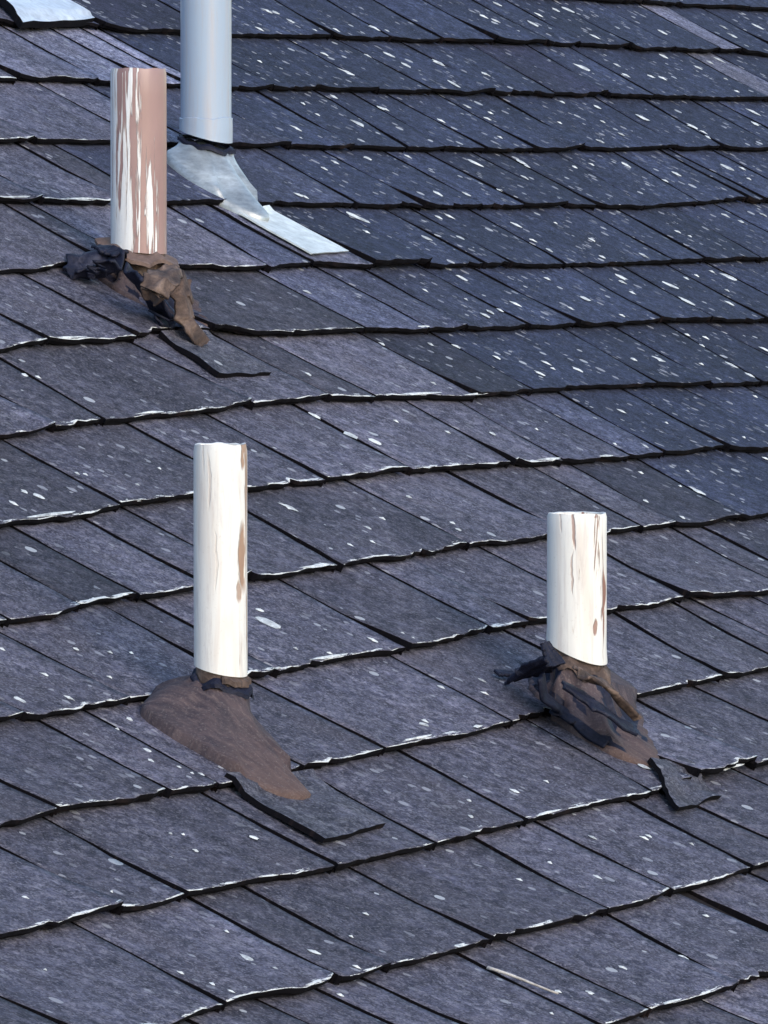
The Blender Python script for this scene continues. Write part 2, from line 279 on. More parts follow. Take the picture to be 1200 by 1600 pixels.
M = {
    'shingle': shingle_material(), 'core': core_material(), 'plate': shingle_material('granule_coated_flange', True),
    'deck': simple('roof_felt', [(.3, (.012, .011, .014)), (.7, (.035, .032, .036))], 20, .95, .1),
    'lichen': simple('pale_lichen_and_lip', [(.32, (.30, .32, .34)), (.5, (.62, .65, .66)), (.66, (.84, .86, .84))], 60, .9, .2),
    'boot': simple('weathered_brown_rubber', [(.25, (.085, .062, .062)), (.5, (.165, .115, .100)), (.75, (.26, .18, .14))], 16, .75, .3, 0, .5, .004),
    'boot_skirt': streaked('streaked_brown_skirt'),
    'boot_dark': simple('torn_dark_rubber', [(.3, (.006, .008, .022)), (.58, (.013, .015, .034)), (.76, (.07, .07, .10))], 34, .62, .3, 0, .6, .005),
    'boot_tan': simple('tan_rubber_fold', [(.32, (.028, .022, .024)), (.5, (.10, .070, .060)), (.72, (.27, .195, .16))], 30, .75, .3, 0, .5, .004),
    'metal': simple('dull_grey_flashing', [(.3, (.10, .105, .11)), (.6, (.20, .21, .20)), (.8, (.32, .33, .30))], 26, .5, .5, .2, .25, .002),
    'cone': simple('pale_blue_grey_cone', [(.30, (.22, .25, .28)), (.5, (.40, .44, .47)), (.7, (.58, .62, .63))], 9, .35, .5, .35, .15, .0015, stretch=(1, 1, 2.5)),
    'blue_white': simple('blue_white_flashing', [(.25, (.36, .42, .52)), (.5, (.60, .66, .74)), (.75, (.80, .84, .86))], 7, .35, .5, .1, .12, .0012),
    'cream': simple('cream_painted_flashing', [(.22, (.50, .55, .56)), (.5, (.68, .73, .73)), (.8, (.78, .82, .80))], 7, .4, .5, 0, .12, .0015),
    'inside': simple('dark_pipe_inside', [(.3, (.03, .025, .022)), (.7, (.08, .065, .055))], 30, .9, .2),
    'twig': simple('bleached_wood', [(.3, (.32, .29, .27)), (.7, (.62, .60, .58))], 60, .8, .2),
    'soil': simple('lawn_soil', [(.3, (.030, .040, .018)), (.7, (.075, .085, .040))], 1.5, .95, .1),
    'wallm': simple('pale_render', [(.3, (.42, .40, .37)), (.7, (.52, .50, .47))], 3, .9, .2),
}
def marks(ax, ay, lst): return [((x - ax) / 1519, (ay - y) / 1519, w / 1519, h / 1519, a) for (x, y, w, h, a) in lst]   # 1519 pixels of the survey to a metre
M['paint_copper'] = paint_material('white_paint_on_copper', ((.28, .175, .175), (.42, .28, .27)), 0, 0.05, .24, .525, .40, -3.2, 2.3, (.86, .88, .90), .1, freq=150, gloss=.3)
M['paint_white'] = paint_material('white_paint_tall_pipe', ((.30, .18, .13), (.50, .34, .25)), 0, 0.05, .32, .645, .625, -1.9, 5.1, rust_amt=.4, freq=80, marks=marks(345, 1160, [(379, 745, 6, 28, 1), (376, 768, 3, 22, 1), (375, 905, 6, 66, 1), (370, 950, 4, 22, .8), (384, 838, 3, 14, 1), (330, 800, 3, 50, .28), (322, 760, 2, 40, .2), (338, 905, 2, 55, .22), (383, 1012, 2, 14, .9)]))
M['paint_short'] = paint_material('white_paint_short_pipe', ((.26, .13, .11), (.38, .22, .17)), 0, 0.05, .2, .66, .64, -1.5, 9.4, rust_amt=.3, freq=80, marks=marks(901, 1125, [(895, 838, 4, 42, .8), (893, 905, 2, 45, .6), (939, 938, 4, 48, 1), (929, 985, 4, 16, .9), (875, 828, 2, 22, .35)]))
M['pvc'] = paint_material('pale_blue_grey_pipe', ((.42, .40, .36), (.55, .53, .48)), 0, 0.0, .3, .74, .76, -.6, 1.7, (.36, .45, .58), .3, .32)

# ---------------------------------------------------------------- object helpers
def link(name, me, m, parent=None, smooth=True):
    o = bpy.data.objects.new(name, me); COL.objects.link(o)
    for x in (m if isinstance(m, (list, tuple)) else [m]): me.materials.append(x)
    if smooth:
        for p in me.polygons: p.use_smooth = True
    if parent: o.parent = parent
    return o
def recentre(o, at):
    """move the object's origin to a world point without moving its shape"""
    o.data.transform(Matrix.Translation(-at)); o.matrix_world = Matrix.Translation(at)
def thing(name, label, cat, at, group=None):
    o = bpy.data.objects.new(name, None); COL.objects.link(o); o.location = at
    o.empty_display_size = .05
    o['label'] = label; o['category'] = cat
    if group: o['group'] = group
    return o
def part(name, bm, m, root, smooth=True, sharp=None):
    """mesh given in world coordinates, made a child of root"""
    me = bpy.data.meshes.new(name)
    bmesh.ops.recalc_face_normals(bm, faces=bm.faces)
    bm.to_mesh(me); bm.free()
    o = link(name, me, m, None, smooth)
    if root is not None:
        base = root.matrix_basis.translation.copy()
        p = root.parent
        while p is not None: base += p.matrix_basis.translation; p = p.parent
        me.transform(Matrix.Translation(-base)); o.parent = root
    if sharp: me.set_sharp_from_angle(angle=R(sharp))
    return o

# ---------------------------------------------------------------- the ground far below and the house under the roof
def box(bm, a, b):
    vs = [bm.verts.new((x, y, z)) for x in (a[0], b[0]) for y in (a[1], b[1]) for z in (a[2], b[2])]
    for f in ((0, 1, 3, 2), (4, 6, 7, 5), (0, 4, 5, 1), (2, 3, 7, 6), (0, 2, 6, 4), (1, 5, 7, 3)): bm.faces.new([vs[i] for i in f])
bm = bmesh.new()
vs = [bm.verts.new(p) for p in ((-600, -600, 0), (600, -600, 0), (600, 600, 0), (-600, 600, 0))]; bm.faces.new(vs)
g_o = part('ground', bm, M['soil'], None); g_o['kind'] = 'structure'

# ---------------------------------------------------------------- the shingled roof
roof = bpy.data.objects.new('roof', None); COL.objects.link(roof); roof.location = P0
roof['kind'] = 'structure'; roof['label'] = 'sagging weathered dark grey shingle roof filling the whole picture'
roof.empty_display_size = .3
U0, U1 = -4.6, 6.2
K0, K1 = -18, 19
def deck():
    bm = bmesh.new(); nu, nv = 60, 40
    v0, v1 = (K0 - 8) * EXPO + VOFF, (K1 - 7) * EXPO + VOFF - .02
    gr = {}
    for lay, h in ((0, 0.0), (1, -.03)):
        for i in range(nu + 1):
            for j in range(nv + 1):
                gr[lay, i, j] = bm.verts.new(W(U0 + (U1 - U0) * i / nu, v0 + (v1 - v0) * j / nv, h))
    for lay in (0, 1):
        for i in range(nu):
            for j in range(nv): bm.faces.new([gr[lay, i, j], gr[lay, i + 1, j], gr[lay, i + 1, j + 1], gr[lay, i, j + 1]])
    for i in range(nu):
        for j in (0, nv): bm.faces.new([gr[0, i, j], gr[0, i + 1, j], gr[1, i + 1, j], gr[1, i, j]])
    for j in range(nv):
        for i in (0, nu): bm.faces.new([gr[0, i, j], gr[0, i, j + 1], gr[1, i, j + 1], gr[1, i, j]])
    return part('deck', bm, M['deck'], roof)
deck()

class ShingleMesh:
    """collects one or many shingles into a mesh with their attributes"""
    def __init__(s): s.v = []; s.f = []; s.mi = []; s.uv = []; s.edge = []; s.side = []; s.tone = []; s.tint = []
    def add(s, k, ja, jb, tone, tint, seed, detail=1.0, lift_extra=0.0, corner=(0, 0)):
        # ja, jb: (u at top, u at butt) of the two side cuts
        w = jb[1] - ja[1]
        nu = max(2, int(round(w / (.012 if detail >= 1 else .022) * detail))); ss = [0, .0035, .012, .03, .055, .08, .105, .13, EXPO + .035] if detail >= 1 else [0, .02, EXPO + .035]
        off = Vector((seed * 3.1, seed * 1.7, 0)); vo = .0024 * mn.noise((seed * 1.37, 3.1, 2.2)); vt = .004 * mn.noise((seed * 2.37, 1.1, 6.2)); base = len(s.v); ns = len(ss)
        fray = [-.016 * max(0, mn.noise((off.x + i * .8, off.y, 13.3)) - .34) + mn.noise((off.x + i * .6, off.y, 3.3)) * .0026 + mn.noise((off.x + i * .2, off.y, 8.3)) * .002 for i in range(nu + 1)]
        wob = [mn.noise((off.x, off.y + j * 1.3, 5.5)) * .0026 for j in range(ns)]
        wob2 = [mn.noise((off.x, off.y + j * 1.3, 9.5)) * .0026 for j in range(ns)]
        def pos(i, j, under=0):
            t = i / nu; d = ss[j]; q = min(1.2, d / EXPO)
            ua = ja[1] + (ja[0] - ja[1]) * q + wob[j]; ub = jb[1] + (jb[0] - jb[1]) * q + wob2[j]
            u = ua + (ub - ua) * t
            v = butt(k, u) - d + (vo + vt * (t - .5)) * (d < EXPO) + fray[i] * max(0, 1 - d / .02)
            fall = max(0.0, 1 - d / .07)
            h = .0012 + LIFT * max(0, 1 - d / (EXPO + .05)) + lift_extra * max(0.0, 1 - d / .13) ** 1.3
            h += (corner[0] * max(0, 1 - t * 2.4) ** 2 + corner[1] * max(0, 1 - (1 - t) * 2.4) ** 2) * fall
            h += mn.noise((u * 9, v * 9, seed * .37)) * .0016 * (1 - .8 * (d > EXPO)) + mn.noise((u * 17, seed, 0)) * .0022 * fall + mn.noise((u * 55, seed, 4)) * .0014 * max(0, 1 - d / .02)
            return u, v, h, d, t * (ub - ua), (1 - t) * (ub - ua)
        def put(u, v, h, d, sd):
            s.v.append(W(u, v, h)); s.uv.append((u, v)); s.edge.append(d); s.side.append(sd); s.tone.append(tone); s.tint.append(tint)
            return len(s.v) - 1
        top = {}
        for i in range(nu + 1):
            for j in range(ns):
                u, v, h, d, a, b = pos(i, j); top[i, j] = put(u, v, h, d, min(a, b))
        for i in range(nu):
            for j in range(ns - 1):
                s.f.append((top[i, j], top[i + 1, j], top[i + 1, j + 1], top[i, j + 1])); s.mi.append(0)
        # butt face: overhanging upper layer, then a set back lower layer
        low = []; lo2 = []; lo3 = []
        for i in range(nu + 1):
            u, v, h, d, a, b = pos(i, 0)
            t2 = .0046 + .0022 * mn.noise((u * 26, seed, 1))
            low.append(put(u, v - .0006, h - t2, 1, 1))
            sb = .0035 + .003 * mn.noise((u * 12, seed, 2))
            lo2.append(put(u, v - sb, h - t2 - .0001, 1, 1)); lo3.append(put(u, v - sb - .0005, h - THICK, 1, 1))
        for i in range(nu):
            # separate top rim vertices keep the edge crisp
            a, b = top[i, 0], top[i + 1, 0]
            s.f.append((a, low[i], low[i + 1], b)); s.mi.append(1)
            s.f.append((low[i], lo2[i], lo2[i + 1], low[i + 1])); s.mi.append(1)
            s.f.append((lo2[i], lo3[i], lo3[i + 1], lo2[i + 1])); s.mi.append(1)
        for i, flip in ((0, 0), (nu, 1)):
            prev = None
            for j in range(ns):
                u, v, h, d, a, b = pos(i, j)
                x = put(u + (.0007 if i == 0 else -.0007), v, h - .009, 1, 1)
                if prev is not None:
                    q = (top[i, j - 1], top[i, j], x, prev)
                    s.f.append(q if not flip else q[::-1]); s.mi.append(1)
                prev = x
    def mesh(s, name):
        me = bpy.data.meshes.new(name); me.from_pydata([tuple(p) for p in s.v], [], s.f)
        me.polygons.foreach_set('material_index', s.mi)
        uvl = me.uv_layers.new(name='UVMap')
        li = [0] * len(me.loops); me.loops.foreach_get('vertex_index', li)
        uvl.data.foreach_set('uv', [c for i in li for c in s.uv[i]])
        for nm, dat in (('edge', s.edge), ('side', s.side)):
            a = me.attributes.new(nm, 'FLOAT', 'POINT'); a.data.foreach_set('value', dat)
        for nm, dat in (('tone', s.tone), ('tint', s.tint)):
            a = me.attributes.new(nm, 'FLOAT_COLOR', 'POINT'); a.data.foreach_set('color', [c for t in dat for c in (*t, 1.0)])
        me.polygons.foreach_set('use_smooth', [m == 0 for m in s.mi])
        me.update()
        return me
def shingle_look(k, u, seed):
    """tint and lip of one shingle: paler, wider pale lip to the left; darker, bluer, more lichen to the right"""
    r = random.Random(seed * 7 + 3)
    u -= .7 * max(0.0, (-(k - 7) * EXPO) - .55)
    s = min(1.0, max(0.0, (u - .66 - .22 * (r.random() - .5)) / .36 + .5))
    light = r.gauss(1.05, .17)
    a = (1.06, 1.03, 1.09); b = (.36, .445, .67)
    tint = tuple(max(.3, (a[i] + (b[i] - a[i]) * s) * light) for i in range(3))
    pale_lip = (.78 + .2 * r.random()) * (1 - s) + (.12 + .2 * r.random()) * s  # width of the pale lip, falling off towards the right
    return (light, pale_lip, .15 + .75 * s), tint
# the tab corners that curl, and tabs of a paler tone, seen on this roof
PALE = [(0, 2.884, 2.9678, 2.4), (0, 2.72, 2.884, 1.3), (0, 2.0401, 2.228, 1.3), (1, 2.7544, 2.9079, 1.9), (1, 2.6068, 2.7544, 1.4), (1, 2.0904, 2.264, 1.3), (1, 0.6874, 0.8614, 2.3), (1, 1.0026, 1.149, 3.6), (1, 0.8614, 1.0026, 2.7), (2, 0.4988, 0.67, 1.5), (2, 0.7476, 0.8601, 2.4), (2, 2.1029, 2.2236, 1.3), (3, 0.7875, 1.0252, 1.5), (4, 0.5574, 0.673, 1.4), (4, 0.673, 0.8239, 1.8), (5, 0.5491, 0.7952, 1.35)]
CURL = [(0, 1.1262, 1.234, 0.02), (4, 0.8393, 0.9539, 0.006), (11, -0.2518, -0.1343, 0.008)]
def gaps(k):
    """joints of a row from left to right, known ones plus the continuation of the row on both sides"""
    known = sorted(JOINTS.get(k, []), key=lambda j: j[1])
    r = random.Random(900 + k)
    if not known:
        x = U0 + r.random() * .3; out = []
        while x < U1: out.append((x, x)); x += r.choice((.15, .18, .25, .30))
        return out
    out = list(known)
    x = known[0][1]
    while x > U0: x -= r.choice((.13, .17, .24, .30)); out.insert(0, (x, x))
    x = known[-1][1]
    while x < U1: x += r.choice((.13, .17, .24, .30)); out.append((x, x))
    return out
def in_view(u, v):
    p = W(u, v) - cam_o.location
    y = p.y * math.cos(0.054135) - p.z * math.sin(0.054135); z = p.y * math.sin(0.054135) + p.z * math.cos(0.054135)
    return abs(p.x / y) * 10508.92 < 640 and abs(z / y) * 10508.92 < 840
field = ShingleMesh(); n_tab = 0
for k in range(K0, K1):
    js = gaps(k)
    for a, b in zip(js, js[1:]):
        if b[1] - a[1] < .02: continue
        seed = (k + 50) * 997 + int((a[1] + 9) * 1000)
        r = random.Random(seed)
        g1, g2 = .0021 + .0038 * r.random() ** 2, .0021 + .0038 * r.random() ** 2
        A = (a[0] + g1, a[1] + g1); B = (b[0] - g2, b[1] - g2)
        um = (a[1] + b[1]) / 2; vb = butt(k, um)
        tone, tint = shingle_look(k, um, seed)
        for (pk, pu0, pu1, gain) in PALE:
            if pk == k and pu0 <= um <= pu1: tint = tuple(c * gain for c in ((.76, .77, .84) if gain > 1.7 else tint)); tone = (tone[0], tone[1], .1)
        vis = any(in_view(uu, vv) for uu in (a[1], um, b[1]) for vv in (vb, vb - .075, vb - .15))
        if vis:
            sm = ShingleMesh()
            cu = (r.random() ** 3 * .006, r.random() ** 3 * .006)
            up = max([l for (ck, cu0, cu1, l) in CURL if ck == k and cu0 <= um <= cu1] + [max(0, r.gauss(.0, .0012))])
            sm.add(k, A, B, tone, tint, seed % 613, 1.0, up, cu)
            me = sm.mesh('shingle')
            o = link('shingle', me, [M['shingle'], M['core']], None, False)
            c = W(um, vb - .07)
            me.transform(Matrix.Translation(-c)); o.parent = roof; o.location = c - P0
            n_tab += 1
        else:
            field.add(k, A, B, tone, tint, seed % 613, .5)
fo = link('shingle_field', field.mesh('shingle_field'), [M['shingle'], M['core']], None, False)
fo.data.transform(Matrix.Translation(-P0)); fo.parent = roof; fo['kind'] = 'stuff'
print('shingles in view', n_tab)

# ---------------------------------------------------------------- lichen dots, and long pale strips along the lips
FLECKS = [(1.6523, -1.1926, 0.0132, 0.0103), (1.6676, -1.188, 0.0133, 0.0103), (1.6646, -1.1618, 0.0132, 0.0098), (1.5326, -1.132, 0.013, 0.0091), (1.751, -1.1388, 0.0133, 0.0072), (1.685, -1.1336, 0.0132, 0.0066), (1.8766, -1.1498, 0.018, 0.0155), (1.8967, -1.1398, 0.0135, 0.0106), (2.3987, -1.2424, 0.0142, 0.01), (2.2952, -1.1845, 0.0141, 0.0093), (2.282, -1.1986, 0.0141, 0.011), (1.6287, -1.0791, 0.0131, 0.0076), (1.5964, -1.0212, 0.0218, 0.0161), (1.7446, -1.0775, 0.0133, 0.0066), (1.8147, -1.0829, 0.0196, 0.0114), (1.808, -1.0512, 0.016, 0.0087), (1.9173, -1.0608, 0.0216, 0.016), (1.9969, -1.027, 0.0136, 0.0106), (1.8468, -0.9943, 0.0223, 0.012), (1.4022, -1.0469, 0.0103, 0.0051), (1.3185, -0.9897, 0.0135, 0.0089), (1.4714, -0.9645, 0.0129, 0.0095), (1.349, -0.9405, 0.0085, 0.0073), (1.3314, -0.9065, 0.0084, 0.0052), (1.2027, -0.863, 0.0183, 0.0091), (1.401, -0.8832, 0.0187, 0.016), (1.1633, -0.8324, 0.0083, 0.0061), (1.5462, -0.9325, 0.0129, 0.0101), (1.5532, -0.9292, 0.013, 0.0075), (1.8064, -0.9429, 0.0133, 0.0082), (1.6527, -0.8971, 0.0131, 0.0086), (1.7995, -0.9063, 0.0133, 0.0098), (1.5648, -0.7868, 0.024, 0.013), (1.1789, -0.7838, 0.0124, 0.0087), (1.1179, -0.7646, 0.0123, 0.0071), (1.2891, -0.7975, 0.0125, 0.0103), (1.4095, -0.8047, 0.0127, 0.0063), (1.7338, -0.8483, 0.0088, 0.0047), (1.8393, -0.9242, 0.0089, 0.0048), (2.6083, -1.2336, 0.0213, 0.0183), (2.5626, -1.2298, 0.0145, 0.0124), (2.4713, -1.2098, 0.0143, 0.0072), (2.399, -1.1781, 0.0189, 0.0133), (2.5273, -1.1411, 0.0144, 0.0106), (2.3035, -1.15, 0.0141, 0.0121), (2.801, -1.1688, 0.0177, 0.0095), (3.0975, -1.209, 0.0152, 0.0076), (3.0642, -1.1758, 0.0181, 0.0134), (3.2348, -1.2177, 0.0184, 0.0129), (2.6886, -1.101, 0.0175, 0.0122), (2.8718, -1.0973, 0.0197, 0.0114), (2.8169, -1.0869, 0.0147, 0.0085), (2.4698, -1.0654, 0.0142, 0.01), (2.3423, -1.054, 0.0244, 0.021), (2.4363, -1.0315, 0.0142, 0.0071), (2.5122, -1.029, 0.0133, 0.0115), (2.5406, -1.0239, 0.0134, 0.0088), (2.7362, -1.0646, 0.0146, 0.0108), (2.7582, -1.0271, 0.0078, 0.0039), (2.7124, -0.9838, 0.0116, 0.0095), (2.6797, -0.9338, 0.0231, 0.0134), (2.2764, -0.9111, 0.0241, 0.0159), (2.1168, -0.9608, 0.0091, 0.0064), (2.1282, -0.8982, 0.0091, 0.006), (2.1973, -0.9452, 0.0138, 0.0108), (1.991, -0.894, 0.009, 0.0049), (2.0093, -0.8375, 0.0126, 0.0083), (2.384, -0.8838, 0.0187, 0.0153), (2.3835, -0.8655, 0.0131, 0.0065), (2.3678, -0.849, 0.0112, 0.0083), (2.1135, -0.8588, 0.0109, 0.0081), (2.6083, -0.8935, 0.0143, 0.0123), (1.9976, -0.7829, 0.0161, 0.0113), (1.8335, -0.778, 0.0106, 0.0083), (1.8971, -0.7849, 0.0089, 0.0059), (1.6286, -0.7449, 0.0121, 0.0065), (1.7049, -0.7931, 0.0174, 0.015), (2.2927, -0.7714, 0.0221, 0.0164), (2.0968, -0.7539, 0.0163, 0.0094), (2.0239, -0.7334, 0.0108, 0.0062), (2.3325, -0.7673, 0.0111, 0.0069), (2.2914, -0.7352, 0.0092, 0.0046), (1.6976, -0.7793, 0.0104, 0.0077), (1.3005, -0.6956, 0.0166, 0.0123), (1.4914, -0.7054, 0.0127, 0.0084), (1.3754, -0.6946, 0.0126, 0.0098), (1.0078, -0.6443, 0.0273, 0.0191), (1.2232, -0.6459, 0.0123, 0.0082), (1.2566, -0.6494, 0.0165, 0.0083), (0.9605, -0.6029, 0.012, 0.0079), (1.0873, -0.5858, 0.0178, 0.0125), (1.1763, -0.5843, 0.018, 0.0133), (1.1584, -0.5569, 0.0098, 0.0072), (0.9225, -0.6862, 0.012, 0.0103), (0.9284, -0.6799, 0.012, 0.0065), (1.0246, -0.4938, 0.0208, 0.0112), (0.9344, -0.4009, 0.0118, 0.0083), (0.9059, -0.3921, 0.0141, 0.011), (0.9323, -0.4352, 0.0063, 0.0032), (0.9666, -0.405, 0.0095, 0.0051), (0.5856, -0.4624, 0.0106, 0.0092), (0.8727, -0.461, 0.0079, 0.0042), (0.6829, -0.3396, 0.0092, 0.0071), (0.7336, -0.332, 0.0108, 0.0092), (0.7787, -0.3, 0.0108, 0.0067), (0.5744, -0.3447, 0.0091, 0.0078), (1.5144, -0.6285, 0.0068, 0.0037), (1.3961, -0.6236, 0.0151, 0.0093), (1.3611, -0.5792, 0.0125, 0.0072), (1.3566, -0.5513, 0.0116, 0.0095), (1.5288, -0.58, 0.0127, 0.0079), (1.4667, -0.5297, 0.0118, 0.0096), (1.5904, -0.5325, 0.0136, 0.0074), (1.819, -0.5986, 0.0105, 0.0078), (1.8283, -0.5847, 0.007, 0.0052), (2.0522, -0.6449, 0.0125, 0.0083), (2.0638, -0.6253, 0.0108, 0.0075), (2.1703, -0.6442, 0.0127, 0.0084), (1.4551, -0.4911, 0.0201, 0.0133), (1.4324, -0.4766, 0.0117, 0.0082), (1.4038, -0.4458, 0.01, 0.0078), (1.5495, -0.4646, 0.022, 0.018), (1.6327, -0.483, 0.0085, 0.0056), (1.6771, -0.4906, 0.0086, 0.0046), (1.7625, -0.4835, 0.0242, 0.0189), (1.5099, -0.4189, 0.0252, 0.0126), (1.7428, -0.501, 0.0086, 0.0071), (1.6833, -0.4465, 0.0086, 0.0046), (1.6205, -0.4112, 0.017, 0.0092), (1.2577, -0.3835, 0.0098, 0.0053), (1.1573, -0.4063, 0.0097, 0.0056), (1.2458, -0.4321, 0.0163, 0.0141), (1.2459, -0.4887, 0.0098, 0.0069), (1.0369, -0.4211, 0.016, 0.0099), (1.3792, -0.3448, 0.0083, 0.0071), (1.414, -0.3357, 0.0116, 0.0058), (1.3627, -0.3143, 0.0099, 0.0049), (1.1771, -0.2812, 0.0177, 0.0131), (1.1099, -0.2833, 0.0112, 0.0083), (0.8716, -0.2816, 0.0125, 0.0087), (0.8615, -0.2665, 0.0078, 0.0054), (0.8082, -0.2561, 0.0154, 0.009), (0.918, -0.2614, 0.0156, 0.0103), (1.3409, -0.2597, 0.0196, 0.0098), (1.2653, -0.2655, 0.0081, 0.0057), (1.514, -0.2979, 0.0167, 0.0084), (1.3373, -0.2305, 0.0163, 0.0082), (0.2911, -0.2801, 0.0087, 0.0061), (0.523, -0.2445, 0.0075, 0.0061), (0.2087, -0.1377, 0.0186, 0.013), (0.3278, -0.1787, 0.0073, 0.0051), (0.187, -0.1551, 0.02, 0.0156), (0.1868, -0.2031, 0.0157, 0.0079), (0.3911, -0.1453, 0.0073, 0.0051), (0.4802, -0.1349, 0.0103, 0.0068), (0.1087, -0.0302, 0.007, 0.006), (-0.0127, 0.0074, 0.0083, 0.0061), (-0.1361, -0.0376, 0.0177, 0.0124), (-0.069, 0.0224, 0.0096, 0.0059), (0.0834, 0.0481, 0.0084, 0.0068), (0.0965, 0.0328, 0.007, 0.006), (-0.1076, 0.0501, 0.0095, 0.0048), (-0.1551, 0.0504, 0.0108, 0.0054), (0.8715, -0.1704, 0.0108, 0.0072), (0.9248, -0.1352, 0.0062, 0.0031), (0.5951, -0.1395, 0.006, 0.0044), (0.7063, -0.0921, 0.006, 0.004), (0.7655, -0.0808, 0.0091, 0.0064), (1.0468, -0.0882, 0.0063, 0.0052), (0.6767, -0.0364, 0.0075, 0.0056), (0.7905, -0.0317, 0.0061, 0.0033), (0.722, 0.017, 0.0211, 0.0139), (0.7049, 0.002, 0.006, 0.0049), (0.5644, 0.0287, 0.0089, 0.0073), (0.5722, 0.0736, 0.0074, 0.0058), (1.2827, -0.1905, 0.0081, 0.0047), (1.0378, -0.0492, 0.011, 0.0064), (-0.2197, -0.3156, 0.0082, 0.0044), (-0.235, -0.3223, 0.0096, 0.0082), (-0.2635, -0.1264, 0.0054, 0.0038), (-0.3471, -0.1, 0.0066, 0.0044), (-0.3987, -0.1313, 0.0066, 0.0052), (-0.4087, -0.1352, 0.0079, 0.004), (-0.5279, -0.1024, 0.0143, 0.0094), (-0.5847, -0.0953, 0.0116, 0.0058), (-0.5372, -0.1139, 0.0091, 0.0067), (-0.4802, 0.1532, 0.027, 0.02), (-0.4577, 0.1288, 0.009, 0.0078), (-0.376, 0.2136, 0.0117, 0.0068), (-0.3121, 0.2118, 0.0065, 0.0035), (-0.5132, 0.2052, 0.0057, 0.0031), (-0.4777, 0.2235, 0.0058, 0.005), (-0.3114, 0.2239, 0.0092, 0.0046), (-0.8147, 0.1416, 0.0061, 0.0045), (-0.7776, 0.156, 0.0055, 0.0045), (-0.9114, 0.1209, 0.0073, 0.0051), (-0.7513, 0.1636, 0.0049, 0.0035), (-0.9176, 0.174, 0.0072, 0.0051), (-0.9429, 0.2173, 0.0108, 0.0054), (-1.0099, 0.2062, 0.0119, 0.0093), (-0.8403, 0.1966, 0.0061, 0.0038), (-0.9309, 0.2681, 0.0054, 0.0027), (-0.8904, 0.2559, 0.0072, 0.0062), (-0.9446, 0.31, 0.0107, 0.0079), (-0.9654, 0.3272, 0.0083, 0.0058), (-0.9465, 0.346, 0.0071, 0.0041), (-0.9364, 0.364, 0.0071, 0.0061), (-0.9452, 0.3596, 0.0059, 0.0042), (-1.0906, 0.4312, 0.004, 0.0035), (-1.0773, 0.4366, 0.0041, 0.0028), (-1.1014, 0.4645, 0.0069, 0.0048), (-1.4115, 0.4836, 0.0077, 0.0041), (-1.2981, 0.4996, 0.0033, 0.0027), (-1.529, 0.5819, 0.0032, 0.0025), (-1.3818, 0.6251, 0.0076, 0.0038), (-1.3725, 0.6505, 0.0054, 0.004), (-1.2681, 0.6226, 0.0144, 0.0107), (-1.2627, 0.6475, 0.0089, 0.0069), (-1.2294, 0.5789, 0.005, 0.0027), (-1.3699, 0.6673, 0.0109, 0.0054), (-1.2237, 0.6943, 0.0067, 0.0057), (-1.0248, 0.6008, 0.0058, 0.004), (-1.0973, 0.6278, 0.0051, 0.0028), (-0.669, 0.5942, 0.0055, 0.0045), (-0.6485, 0.6335, 0.0097, 0.0049), (-0.7526, 0.6077, 0.0072, 0.0053), (-0.5913, 0.7236, 0.0061, 0.0052), (-0.7324, 0.7723, 0.0131, 0.0066), (-0.8308, 0.7618, 0.0094, 0.0073), (-0.3379, 0.3282, 0.0078, 0.0051), (-0.304, 0.3054, 0.0091, 0.0046), (-0.5149, 0.3587, 0.0114, 0.0093), (-0.5034, 0.3534, 0.0076, 0.005), (-0.548, 0.4843, 0.01, 0.007), (-0.6749, 0.5076, 0.0061, 0.005), (-0.6348, 0.4827, 0.0062, 0.0038), (-0.4782, 0.4812, 0.0057, 0.0028), (-0.4337, 0.6222, 0.0063, 0.0031), (-0.4784, 0.5943, 0.01, 0.005), (-0.4671, 0.5932, 0.0075, 0.0038), (-0.5448, 0.5732, 0.0087, 0.0047), (-1.03, 0.796, 0.0051, 0.0028), (-0.9338, 0.7826, 0.0081, 0.007), (-0.9668, 0.7689, 0.0069, 0.0046), (-0.9985, 0.4638, 0.0105, 0.0078), (-1.1774, 0.6371, 0.0112, 0.0056), (-1.1652, 0.6724, 0.0079, 0.0039), (-0.2973, 0.4936, 0.0129, 0.0106), (-0.3832, 0.3033, 0.0077, 0.0067), (0.4543, -0.2217, 0.0056, 0.0898), (0.5724, -0.2138, 0.0038, 0.0607), (-0.3868, -0.071, 0.0042, 0.0267), (-0.5658, -0.0672, 0.0057, 0.0782), (-0.4863, 0.2294, 0.0049, 0.0711), (-0.6436, 0.0778, 0.0048, 0.0434), (-0.591, 0.2324, 0.0032, 0.0127), (-0.2716, 0.0798, 0.0067, 0.0537), (-0.1358, -0.2237, 0.0044, 0.0556), (-0.9915, 0.6789, 0.0051, 0.0233), (0.7067, -0.3672, 0.0039, 0.031), (-0.0829, -0.3776, 0.0035, 0.0989), (0.1906, -0.5325, 0.0028, 0.0442), (0.4894, -0.3682, 0.0038, 0.1059), (0.2686, -0.6748, 0.0038, 0.0899), (0.3886, -0.6704, 0.0038, 0.1064), (0.4945, -0.0686, 0.0047, 0.0596), (0.634, -0.0661, 0.0048, 0.0394), (-0.528, 0.6825, 0.0039, 0.025), (-0.7657, 0.6823, 0.0053, 0.0193), (-0.8653, 0.8279, 0.0037, 0.0353), (-1.3803, 0.5235, 0.0042, 0.0887), (-0.562, 0.3787, 0.004, 0.0634), (-0.445, 0.3805, 0.0049, 0.018), (-0.1613, 0.5265, 0.005, 0.0398), (-0.1852, 0.5276, 0.005, 0.0185), (-0.5646, 0.5297, 0.0039, 0.0502)]        # (u, v, length, width)
bm = bmesh.new()
